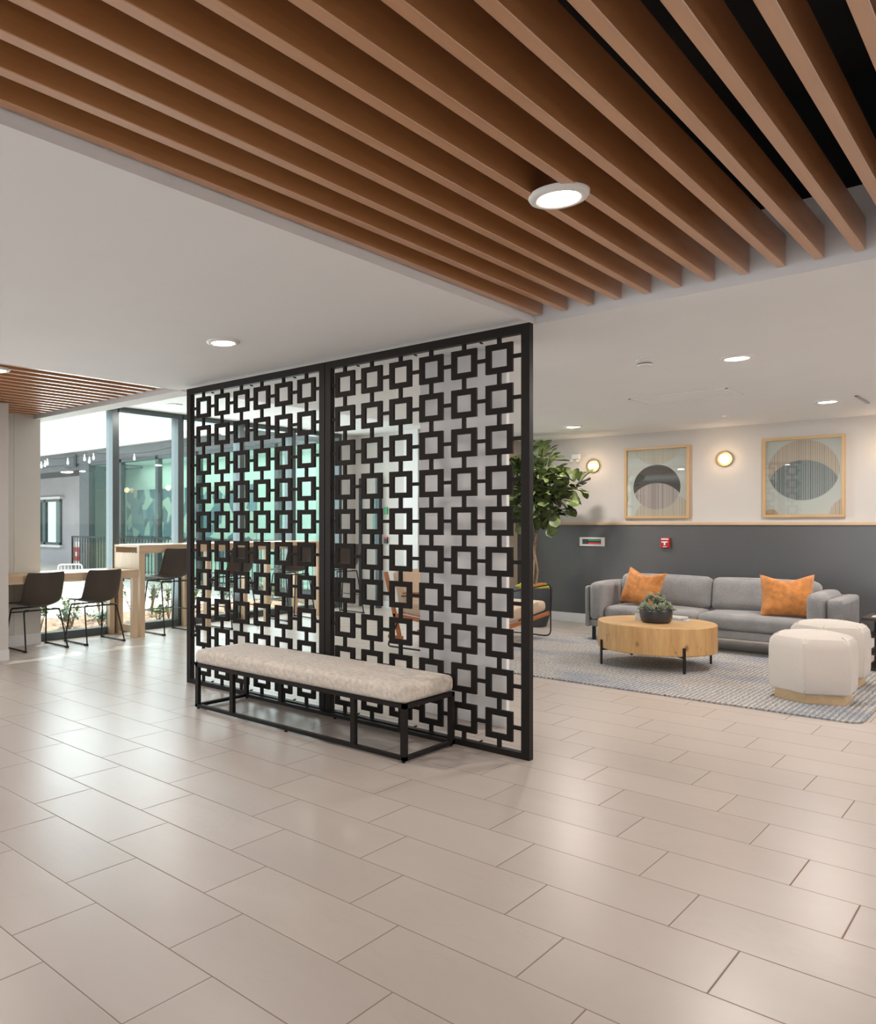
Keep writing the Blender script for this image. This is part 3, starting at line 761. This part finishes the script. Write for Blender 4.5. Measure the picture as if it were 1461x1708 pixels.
# armchairs
def armchair(loc, label, first=[None]):
    if first[0] is not None: return dup(first[0], loc, 0, label)
    t = thing('armchair', label, 'armchair', loc, 0, 'wood and metal armchairs'); first[0] = t
    # local: x front 0 .. back -.83, y 0 (near side) .. .56
    for y in (0, .56):
        bm = BM(); arc_tube(bm, [(-.62, y, .55), (-.008, y, .595), (-.008, y, .022), (-.80, y, .022), (-.66, y, .30)], .009, .05); lp = obj('side_loop', bm, 'blackmetal', t, smooth=True)
        bm = BM(); m = Matrix.Translation((-.36, y, .595)) @ Matrix.Rotation(math.radians(-3), 4, 'Y'); add_box(bm, -.24, .22, -.026, .026, -.012, .012, .008, 2, m); obj('armrest', bm, 'teak', lp)
    # slanted teak back posts and seat rails
    for y in (.02, .54):
        bm = BM(); m = Matrix.Translation((-.66, y, .13)) @ Matrix.Rotation(math.radians(-15), 4, 'Y'); add_box(bm, -.02, .02, -.016, .016, 0, .68, .004, 1, m); obj('back_post', bm, 'teak', t)
        bm = BM(); m = Matrix.Translation((0, y, .285)) @ Matrix.Rotation(math.radians(5), 4, 'Y'); add_box(bm, -.74, -.005, -.016, .016, -.02, .02, .004, 1, m); obj('seat_rail', bm, 'teak', t)
        bm = BM(); add_box(bm, -.80, -.62, y - .014, y + .014, .105, .14, .003, 1); obj('foot_rail', bm, 'teak', t)
    bm = BM(); m = Matrix.Translation((0, 0, .305)) @ Matrix.Rotation(math.radians(5), 4, 'Y'); add_cushion(bm, -.66, -.01, .035, .525, 0, .125, .045, (.0, .0, .012), 10, m); obj('seat_cushion', bm, 'linen', t, smooth=True)
    bm = BM(); m = Matrix.Translation((-.62, 0, .36)) @ Matrix.Rotation(math.radians(-15), 4, 'Y'); add_cushion(bm, -.05, .07, .035, .525, 0, .46, .045, (.012, 0, 0), 10, m); obj('back_cushion', bm, 'linen', t, smooth=True)
    return t
def armchair_front_frame(loc, label):
    # faces +Y; right side at x=0, width .60, front frame at y=0, back at y=-.80
    t = thing('armchair', label, 'armchair', loc, 0, 'wood and metal armchairs')
    bm = BM(); arc_tube(bm, [(0, -.90, .57), (0, -.004, .60), (0, 0, .012), (-.60, 0, .012), (-.60, -.004, .60), (-.60, -.90, .57)], .008, .07); obj('front_loop', bm, 'blackmetal', t, smooth=True)
    for x in (-.02, -.58):
        bm = BM(); m = Matrix.Translation((x, -.40, .600)) @ Matrix.Rotation(math.radians(2), 4, 'X'); add_box(bm, -.028, .028, -.25, .27, -.012, .012, .008, 2, m); obj('armrest', bm, 'teak', t)
        bm = BM(); m = Matrix.Translation((x, 0, .275)) @ Matrix.Rotation(math.radians(5), 4, 'X'); add_box(bm, -.016, .016, -.98, -.005, -.02, .02, .004, 1, m); obj('seat_rail', bm, 'teak', t)
        bm = BM(); m = Matrix.Translation((x, -.94, 0)) @ Matrix.Rotation(math.radians(13), 4, 'X'); add_box(bm, -.016, .016, -.022, .022, 0.003, .80, .004, 1, m); obj('back_post', bm, 'teak', t)
    bm = BM(); m = Matrix.Translation((0, 0, .295)) @ Matrix.Rotation(math.radians(5), 4, 'X'); add_cushion(bm, -.56, -.04, -.90, -.012, 0, .125, .045, (0, 0, .012), 10, m); obj('seat_cushion', bm, 'linen', t, smooth=True)
    bm = BM(); m = Matrix.Translation((0, -.90, .36)) @ Matrix.Rotation(math.radians(13), 4, 'X'); add_cushion(bm, -.56, -.04, -.05, .07, 0, .46, .045, (0, .012, 0), 10, m); obj('back_cushion', bm, 'linen', t, smooth=True)
armchair_front_frame((-4.12, 8.50, RZ), 'sand cushioned armchair with a black front frame beside the potted fig tree')
armchair((-4.15, 6.55, RZ), 'sand cushioned armchair with teak frame seen through the right lattice panel')

# side table at the right of the sofa
t = thing('side_table', 'dark wood side table with shelves at the right end of the sofa', 'side table', (-1.0, 8.80, 0))
box('tabletop', -.27, .25, -.27, .27, .45, .475, 'dark_table', t); box('shelf', -.25, .23, -.25, .25, .30, .315, 'dark_table', t); box('shelf', -.25, .23, -.25, .25, .15, .165, 'dark_table', t); box('base', -.25, .23, -.25, .25, .013, .04, 'dark_table', t)
box('side_panel', .23, .25, -.25, .25, .013, .45, 'dark_table', t); box('back_panel', -.25, .25, .25, .27, .013, .45, 'dark_table', t)
tag(box('coaster', -.07, .07, -.05, .05, 0, .008, 'white', None, loc=(-1.14, 8.67, .4755)), 'white coaster on the dark side table at the right edge', 'coaster')
tag(box('note_pad', -.06, .06, -.045, .045, 0, .008, 'white', None, loc=(-1.16, 8.98, .4755)), 'white pad lying at the back of the dark side table', 'note pad')

# ---------------------------------------------------------------- fig tree
def leaf(bm, p, d, up, L, w, curl=.25):
    d = d.normalized(); sd = d.cross(up)
    if sd.length < 1e-3: sd = Vector((1, 0, 0))
    sd.normalize(); nn = sd.cross(d)
    prof = [(0, .05), (.12, .42), (.3, .62), (.5, .72), (.7, 1.0), (.88, .85), (1.0, .12)]
    rows = []
    for s, ww in prof:
        c = p + d * L * s - nn * (curl * L * s * s)
        rows.append([bm.verts.new(c + sd * w * ww * x + nn * w * .28 * ww * abs(x)) for x in (-1, 0, 1)])
    for a, b in zip(rows, rows[1:]):
        for i in range(2): bm.faces.new((a[i], a[i + 1], b[i + 1], b[i]))
t = thing('potted_fig_tree', 'fiddle leaf fig tree in a charcoal planter behind the armchair', 'potted tree', (-4.78, 9.37, 0))
bm = BM(); add_lathe(bm, [(.15, 0), (.165, .01), (.20, .12), (.228, .30), (.235, .47), (.232, .495), (.215, .498), (.213, .45), (.01, .45)], 40); obj('planter', bm, 'pot', t, auto=50)
bm = BM(); rnd = random.Random(11)
for k in range(46):
    a = rnd.random() * 2 * PI; r = .19 * math.sqrt(rnd.random()); s = .03 + rnd.random() * .025
    bmesh.ops.create_icosphere(bm, subdivisions=2, radius=s, matrix=Matrix.Translation((r * math.cos(a), r * math.sin(a), .475 + rnd.random() * .03)))
for v in bm.verts: v.co += Vector((rnd.uniform(-1, 1), rnd.uniform(-1, 1), rnd.uniform(-1, 1))) * .004
m_ = obj('moss', bm, 'moss', t, smooth=True)
trunks = [[(.03, 0, .45), (.055, .02, .70), (.01, .01, .98), (.055, 0, 1.2), (.05, 0, 1.45), (.16, .05, 1.75)], [(-.04, .01, .45), (-.03, -.02, .75), (.025, -.01, .98), (-.04, 0, 1.2), (-.10, 0, 1.5), (-.12, .02, 1.85)], [(0, -.03, .45), (.015, .0, .8), (.02, .015, .98), (.06, .04, 1.3), (.14, .08, 1.6), (.30, .05, 1.72), (.50, 0, 1.80)]]
for tr in trunks:
    bm = BM(); P = []
    for i in range(len(tr) - 1):
        for k in range(4):
            s = k / 4; P.append(Vector(tr[i]).lerp(Vector(tr[i + 1]), s))
    P.append(Vector(tr[-1])); add_tube(bm, P, [.015 - .008 * i / len(P) for i in range(len(P))], 8); obj('trunk', bm, 'bark', t, smooth=True)
bm = BM(); rnd = random.Random(21)
clusters = [((.05, 0, 1.78), .40, 150), ((.12, -.05, 2.05), .26, 50), ((-.22, 0, 1.85), .30, 60), ((.28, 0, 1.62), .26, 50), ((.0, -.05, 1.50), .27, 60), ((.55, 0, 1.76), .15, 26), ((-.25, .05, 1.5), .2, 30), ((.25, 0, 1.42), .13, 16), ((.05, 0, 1.8), .25, 60)]
for c, R, n in clusters:
    for k in range(n):
        z = rnd.uniform(-1, 1); a = rnd.uniform(0, 2 * PI); q = Vector((math.sqrt(1 - z * z) * math.cos(a), math.sqrt(1 - z * z) * math.sin(a), z))
        p = Vector(c) + q * R * rnd.uniform(.35, .82)
        d = (q + Vector((rnd.uniform(-.6, .6), rnd.uniform(-.6, .6), rnd.uniform(-.35, .75)))).normalized()
        L = rnd.uniform(.12, .22); up = Vector((rnd.uniform(-.4, .4), rnd.uniform(-.6, .2), 1)).normalized()
        leaf(bm, p, d, up, L, L * rnd.uniform(.30, .42), rnd.uniform(.0, .4))
obj('foliage', bm, 'fig', t, smooth=True)

# ---------------------------------------------------------------- wall pieces in the lounge
def picture(x, z, w, h, art, label):
    t = thing('framed_picture', label, 'picture', (x, 10.15, z), 0, 'framed abstract prints')
    f = .028; D = .042
    boxes('frame', [(-w / 2, w / 2, -D, 0, -h / 2, -h / 2 + f), (-w / 2, w / 2, -D, 0, h / 2 - f, h / 2), (-w / 2, -w / 2 + f, -D, 0, -h / 2 + f, h / 2 - f), (w / 2 - f, w / 2, -D, 0, -h / 2 + f, h / 2 - f)], 'gold_trim', t, .001)
    box('print', -w / 2 + f, w / 2 - f, -.014, -.004, -h / 2 + f, h / 2 - f, art, t)
    box('picture_glass', -w / 2 + f, w / 2 - f, -.030, -.028, -h / 2 + f, h / 2 - f, 'glass_pic', t)
picture(-3.548, 1.808, .757, .880, 'art1', 'framed abstract print with a dark disc, hung nearer the fig tree')
picture(-2.025, 1.813, .757, .880, 'art2', 'framed abstract print of striped overlapping discs, hung at the right')
def sconce(x, label, z=2.055, first=[None]):
    if first[0] is None:
        t = thing('wall_sconce', label, 'wall light', (x, 10.15, z), 0, 'round glowing wall sconces'); first[0] = t
        m = Matrix.Rotation(PI / 2, 4, 'X').to_3x3()
        bm = BM(); add_lathe(bm, [(.05, 0), (.085, .010), (.088, .026), (.082, .032), (.062, .030), (.058, .022)], 32, (0, 0, 0), m); obj('brass_ring', bm, 'brass', t, auto=40)
        bm = BM(); add_lathe(bm, [(.060, .02), (.058, .040), (.046, .058), (.024, .068), (.002, .071)], 32, (0, 0, 0), m); obj('globe', bm, 'globe', t, smooth=True)
    else: t = dup(first[0], (x, 10.15, z), 0, label)
    light('sconce_glow', 'POINT', (x, 10.15 - .16, z), 1.6, (1.0, .68, .42), size=.06)
sconce(-4.334, 'round glowing wall sconce beside the fig tree')
sconce(-2.795, 'round glowing wall sconce between the two pictures')
sconce(-1.262, 'round wall sconce at the right edge beyond the second picture')
t = thing('emergency_light', 'small white emergency light fixture on the wall left of the first sconce', 'emergency light', (-4.56, 10.15, 2.19))
box('housing', -.055, .055, -.04, 0, -.035, .035, 'white_plastic', t, .006)
for sx in (-.045, .045):
    bm = BM(); m = Matrix.Rotation(PI / 2 + .5, 4, 'X').to_3x3(); add_lathe(bm, [(.015, 0), (.020, .02), (.020, .035), (.002, .036)], 16, (sx, -.045, -.045), m); obj('lamp_head', bm, 'white_plastic', t, auto=40)
t = thing('alarm_panel', 'white framed fire alarm display panel on the charcoal wall', 'alarm panel', (-4.34, 10.135, 1.068))
box('frame', -.162, .162, -.03, 0, -.058, .058, 'white_plastic', t, .004)
box('display', -.122, .122, -.033, -.028, -.032, .034, 'screen_blk', t)
box('green_bar', -.045, .118, -.036, -.033, .008, .028, 'green', t); box('red_bar', -.045, .118, -.036, -.033, -.030, -.008, 'screen_red', t)
boxes('indicator', [(-.118 + k * .014, -.110 + k * .014, -.036, -.033, -.028, .030) for k in range(5)], 'alu', t)
t = thing('fire_alarm_pull', 'red fire alarm pull station with a white T handle on the charcoal wall', 'fire alarm', (-3.435, 10.135, 1.07))
box('case', -.052, .052, -.05, 0, -.062, .062, 'red', t, .005)
boxes('t_handle', [(-.036, .036, -.058, -.049, .002, .016), (-.010, .010, -.058, -.049, -.030, .003)], 'white', t)
bm = BM()
for k, (x0, w_) in enumerate(((-.040, .014), (-.024, .010), (-.012, .014), (.004, .012), (.018, .010), (.030, .012))): add_box(bm, x0, x0 + w_, -.053, -.049, .036, .052)
for x0, w_ in ((-.018, .016), (.002, .010), (.014, .008)): add_box(bm, x0, x0 + w_, -.053, -.049, -.054, -.044)
obj('lettering', bm, 'white', t)

# ---------------------------------------------------------------- outside: garden strip and courtyard
struct(box('ground_paving', -45, -9.75, -12, 16, -.14, -.02, 'paving'))
bm = BM(); bmesh.ops.create_grid(bm, x_segments=24, y_segments=140, size=.5)
rnd = random.Random(5)
for v in bm.verts: v.co = Vector((-8.94 + v.co.x * 1.64, 3.2 + v.co.y * 14.2, -.01 + rnd.uniform(0, .035)))
g = obj('ground_mulch', bm, 'mulch', None, smooth=True); g['kind'] = 'stuff'; g['label'] = 'bark mulch covering the planting bed outside the windows'; g['category'] = 'mulch'
def shrub(x, y, h, w, mat, label, seed, n=90):
    r = random.Random(seed); t = thing('garden_shrub', label, 'shrub', (x, y, 0), 0, 'shrubs in the planting bed')
    bm = BM(); tips = []
    for k in range(9):
        a = r.uniform(0, 2 * PI); q = r.uniform(.2, 1); e = Vector((math.cos(a) * w * q, math.sin(a) * w * q, h * r.uniform(.6, 1)))
        m_ = e * .5 + Vector((r.uniform(-.04, .04), r.uniform(-.04, .04), .05)); add_tube(bm, [(0, 0, -.01), m_, e], [.006, .004, .002], 5)
        tips.append((m_, e))
    obj('stems', bm, 'bark', t)
    bm = BM()
    for k in range(n):
        m_, e = r.choice(tips); s = r.uniform(-.3, 1); p = m_.lerp(e, s); d = Vector((r.uniform(-1, 1), r.uniform(-1, 1), r.uniform(-.2, 1)))
        L = r.uniform(.04, .085); leaf(bm, p, d, Vector((0, 0, 1)), L, L * .30, .2)
    obj('leaves', bm, mat, t, smooth=True)
SH = [(-8.55, 4.55, .62, .17, 'shrub', 'bushy green shrub outside, framed between the two dining chairs', 160),
      (-8.75, 4.30, .25, .22, 'shrub2', 'low dusty green shrub outside behind the left dining chair', 90),
      (-8.55, 4.95, .30, .18, 'shrub2', 'low grey green shrub outside behind the right dining chair', 90),
      (-8.8, 5.12, .38, .16, 'shrub', 'small green shrub outside beside the first window post', 80),
      (-8.6, 5.55, .58, .16, 'shrub', 'thin upright shrub outside between the legs of the high table end', 60),
      (-8.7, 6.0, .55, .2, 'shrub', 'airy green shrub outside behind the first bar stool', 80),
      (-8.55, 6.45, .60, .18, 'shrub', 'tall sparse shrub outside just left of the lattice screen', 90),
      (-8.75, 6.9, .35, .2, 'shrub', 'green shrub outside behind the left part of the lattice screen', 80),
      (-8.7, 7.6, .45, .2, 'shrub2', 'grey green shrub outside behind the second bar stool', 80),
      (-8.6, 8.4, .40, .2, 'shrub', 'green shrub outside behind the third bar stool', 80)]
SH += [(-9.1, 4.7, .50, .24, 'shrub', 'leafy shrub at the back of the bed behind the right dining chair', 150),
      (-9.2, 5.8, .55, .24, 'shrub', 'leafy shrub at the back of the bed behind the high table legs', 150),
      (-9.15, 6.6, .50, .22, 'shrub2', 'grey shrub at the back of the bed behind the first bar stool', 120),
      (-8.4, 5.3, .22, .2, 'shrub2', 'low spreading plant at the glass beside the first window post', 110),
      (-8.45, 6.2, .22, .2, 'shrub', 'low spreading plant at the glass below the first bar stool', 110),
      (-9.1, 7.3, .5, .24, 'shrub', 'leafy shrub at the back of the bed behind the second bar stool', 130)]
for i, s in enumerate(SH): shrub(*s[:6], 40 + i, s[6])
# patio chair (only its back shows over the low table)
t = thing('patio_chair', 'white metal patio chair outside, its back just showing over the low table', 'chair', (-11.9, 6.9, -.02), -.5)
bm = BM(); arc_tube(bm, [(-.2, -.2, 0), (-.2, -.2, .62), (-.2, .2, .62), (-.2, .2, 0)], .012, .06); obj('back_frame', bm, 'white', t, smooth=True)
bm = BM()
for k in range(6): add_tube(bm, [(-.2, -.15 + k * .06, .40), (-.2, -.15 + k * .06, .61)], .006)
add_tube(bm, [(-.2, -.2, .52), (-.2, .2, .52)], .007); obj('back_slats', bm, 'white', t, smooth=True)
boxes('seat', [(-.2, .2, -.2, .2, .40, .42)], 'white', t); 
for yy in (-.2, .2):
    bm = BM(); add_tube(bm, [(.2, yy, .41), (.22, yy, 0)], .011); obj('leg', bm, 'white', t)

# far wing of the building across the courtyard
t = thing('courtyard_building', 'grey courtyard wing with glass storefront seen through the windows', 'building', (0, 0, 0))
boxes('stucco_wall', [(-45, -24.2, 12.86, 13.1, -.1, 3.3), (-22.7, -21.3, 12.86, 13.1, -.1, 3.3), (-24.2, -22.7, 12.86, 13.1, 2.1, 3.3), (-24.2, -22.7, 12.86, 13.1, -.1, .62)], 'stucco', t)
box('fascia', -45, -8.2, 10.62, 10.74, 2.86, 3.20, 'fascia', t)
box('fascia_lower', -45, -17.8, 10.66, 10.74, 2.70, 2.86, 'fascia', t)
box('soffit', -45, -17.6, 10.7, 12.9, 2.80, 2.86, 'fascia', t)
boxes('gutter', [(-45, -8.2, 10.5, 10.66, 3.16, 3.27)], 'white_plastic', t)
box('roof', -45, -8.2, 10.55, 18, 3.27, 3.31, 'white_plastic', t)
fv = box('louvre_frame', -18.55, -18.0, 10.58, 10.62, 2.78, 3.10, 'far_alu', t)
for k in range(5): box('louvre_blade', -18.5, -18.05, 10.56, 10.585, 2.81 + k * .057, 2.835 + k * .057, 'fascia', fv)
fw = boxes('stucco_window_frame', [(-24.2, -24.12, 12.8, 12.9, .62, 2.1), (-22.78, -22.7, 12.8, 12.9, .62, 2.1), (-24.2, -22.7, 12.8, 12.9, .62, .70), (-24.2, -22.7, 12.8, 12.9, 2.02, 2.1), (-23.78, -23.68, 12.8, 12.9, .62, 2.1)], 'far_alu', t)
box('stucco_window_glass', -24.1, -22.75, 12.86, 12.87, .7, 2.02, 'glass_teal', fw)
box('window_sill', -24.3, -22.6, 12.72, 12.86, .54, .62, 'base', fw); box('window_head_trim', -24.3, -22.6, 12.72, 12.86, 2.1, 2.18, 'base', fw)
mx = [-17.85, -16.05, -14.56, -13.1, -11.9, -10.7, -9.5, -8.3]
lst = [(-17.87, -17.41, 10.62, 10.8, -.05, 2.86)] + [(m - .05, m + .05, 10.64, 10.76, -.05, 2.86) for m in mx[1:]] + [(-17.4, -8.2, 10.64, 10.76, 2.78, 2.86), (-17.4, -8.2, 10.64, 10.76, -.05, .08)]
sf = boxes('storefront_frame', lst, 'far_alu', t)
for a, b in zip([-17.4] + mx[1:-1], mx[1:]): box('storefront_glass', a + .05, b - .05, 10.70, 10.71, .08, 2.78, 'glass_teal', t)
box('interior_floor', -17.8, -8.2, 10.8, 12.4, -.08, -.01, 'paving', t)
bm = BM(); add_prism(bm, [(-17.92, 10.8), (-17.80, 10.8), (-21.2, 12.8), (-21.5, 12.86)], -.05, 3.2); obj('return_wall', bm, 'far_alu', t)
box('stucco_room_wall', -25.5, -21.9, 14.2, 14.3, 0, 3.2, 'far_int', t); box('interior_wall', -20.2, -8.2, 12.4, 12.6, 0, 3.2, 'far_int', t)
bm = BM(); add_prism(bm, [(-17.8, 10.8), (-8.2, 10.8), (-8.2, 12.4), (-20.5, 12.4)], 2.88, 2.95); obj('interior_ceiling', bm, 'far_int', t)
box('panelling', -20.3, -18.45, 12.3, 12.4, 0, 2.3, 'far_wood', t)
light('courtyard_room_light', 'AREA', (-14.0, 11.6, 2.84), 100, (1, .97, .92), (0, 0, 0), 9.0, 1.2)
mu = box('wall_mural', -2.6, 2.6, -.02, .0, -.9, .9, 'mural', None, loc=(-15.7, 12.38, 1.32)); tag(mu, 'wall mural of blue and white blotches inside the storefront across the courtyard', 'mural')
bd = box('soffit_downlight', -.12, .12, -.12, .12, -.01, .01, 'lamp', None, loc=(-20.2, 11.6, 2.785)); tag(bd, 'lit downlight under the dark eave across the courtyard', 'ceiling light')
t = thing('outdoor_fire_alarm', 'red fire alarm box on the pale stucco wall across the courtyard', 'fire alarm', (-21.7, 12.84, .15))
box('case', -.17, .17, -.06, .0, .0, .42, 'red', t); box('label_plate', -.06, .08, -.07, -.06, .14, .28, 'white', t); box('back_plate', -.19, .17, -.02, .0, -.12, .60, 'white', t)
# fence railing in front of the storefront
t = thing('picket_railing', 'dark metal picket railing in front of the storefront glass', 'railing', (-13.5, 10.2, 0))
box('top_rail', -4.0, 5.0, -.02, .02, .96, 1.0, 'blackmetal', t); box('bottom_rail', -4.0, 5.0, -.02, .02, .10, .13, 'blackmetal', t)
for px_ in (-4.0, -1.75, .5, 2.75, 4.97): box('post', px_ - .02, px_ + .02, -.02, .02, -.02, 1.0, 'blackmetal', t)
for k in range(75):
    xk = -3.88 + k * .12
    box('picket', xk - .007, xk + .007, -.007, .007, .12, .97, 'blackmetal', t)
# string lights
pts = [(69, 778), (75, 776), (79, 773), (113, 772), (141, 766), (149, 770), (156, 764), (224, 765), (288, 754)]
f_, cx_, yh_, yaw_ = 1305.8, 455.3, 873.8, .7922
cc, ss = math.cos(yaw_), math.sin(yaw_)
BL = ['leftmost of all, at the wall edge', 'second from the wall edge', 'third from the wall edge', 'left of the louvre vent', 'left one of the trio right of the vent', 'middle and lowest of the trio right of the vent', 'right one of the trio left of the window post', 'alone in the middle of the second window', 'at the right side of the second window']
prev = None; ends = []
for i, (px, py) in enumerate(pts):
    D = 14.0
    r = (px - cx_) / f_ * D; X = -ss * D + cc * r; Y = cc * D + ss * r; Z = 1.3 + (yh_ - py) / f_ * D
    t = thing('string_light_bulb', 'clear hanging string light bulb outside, ' + BL[i], 'light bulb', (X, Y, Z), 0, 'string light bulbs over the courtyard')
    bm = BM(); add_lathe(bm, [(.002, -.035), (.017, -.022), (.023, 0), (.016, .030), (.010, .045)], 12); obj('bulb', bm, 'bulbglass', t, smooth=True)
    bm = BM(); add_lathe(bm, [(.014, .044), (.014, .085), (.004, .09)], 10); obj('socket', bm, 'white_plastic', t)
    ends.append(Vector((X, Y, Z + .09)))
bm = BM(); P = [ends[0] + Vector((-2, -1.2, .3))]
for a, b in zip(ends, ends[1:]):
    P += [a, (a + b) / 2 - Vector((0, 0, .02))]
P += [ends[-1], ends[-1] + Vector((2.4, 2, .35))]
add_tube(bm, P, .005, 5); tag(obj('hanging_cable', bm, 'blackmetal'), 'thin dark cord carrying the string lights across the courtyard', 'cord')
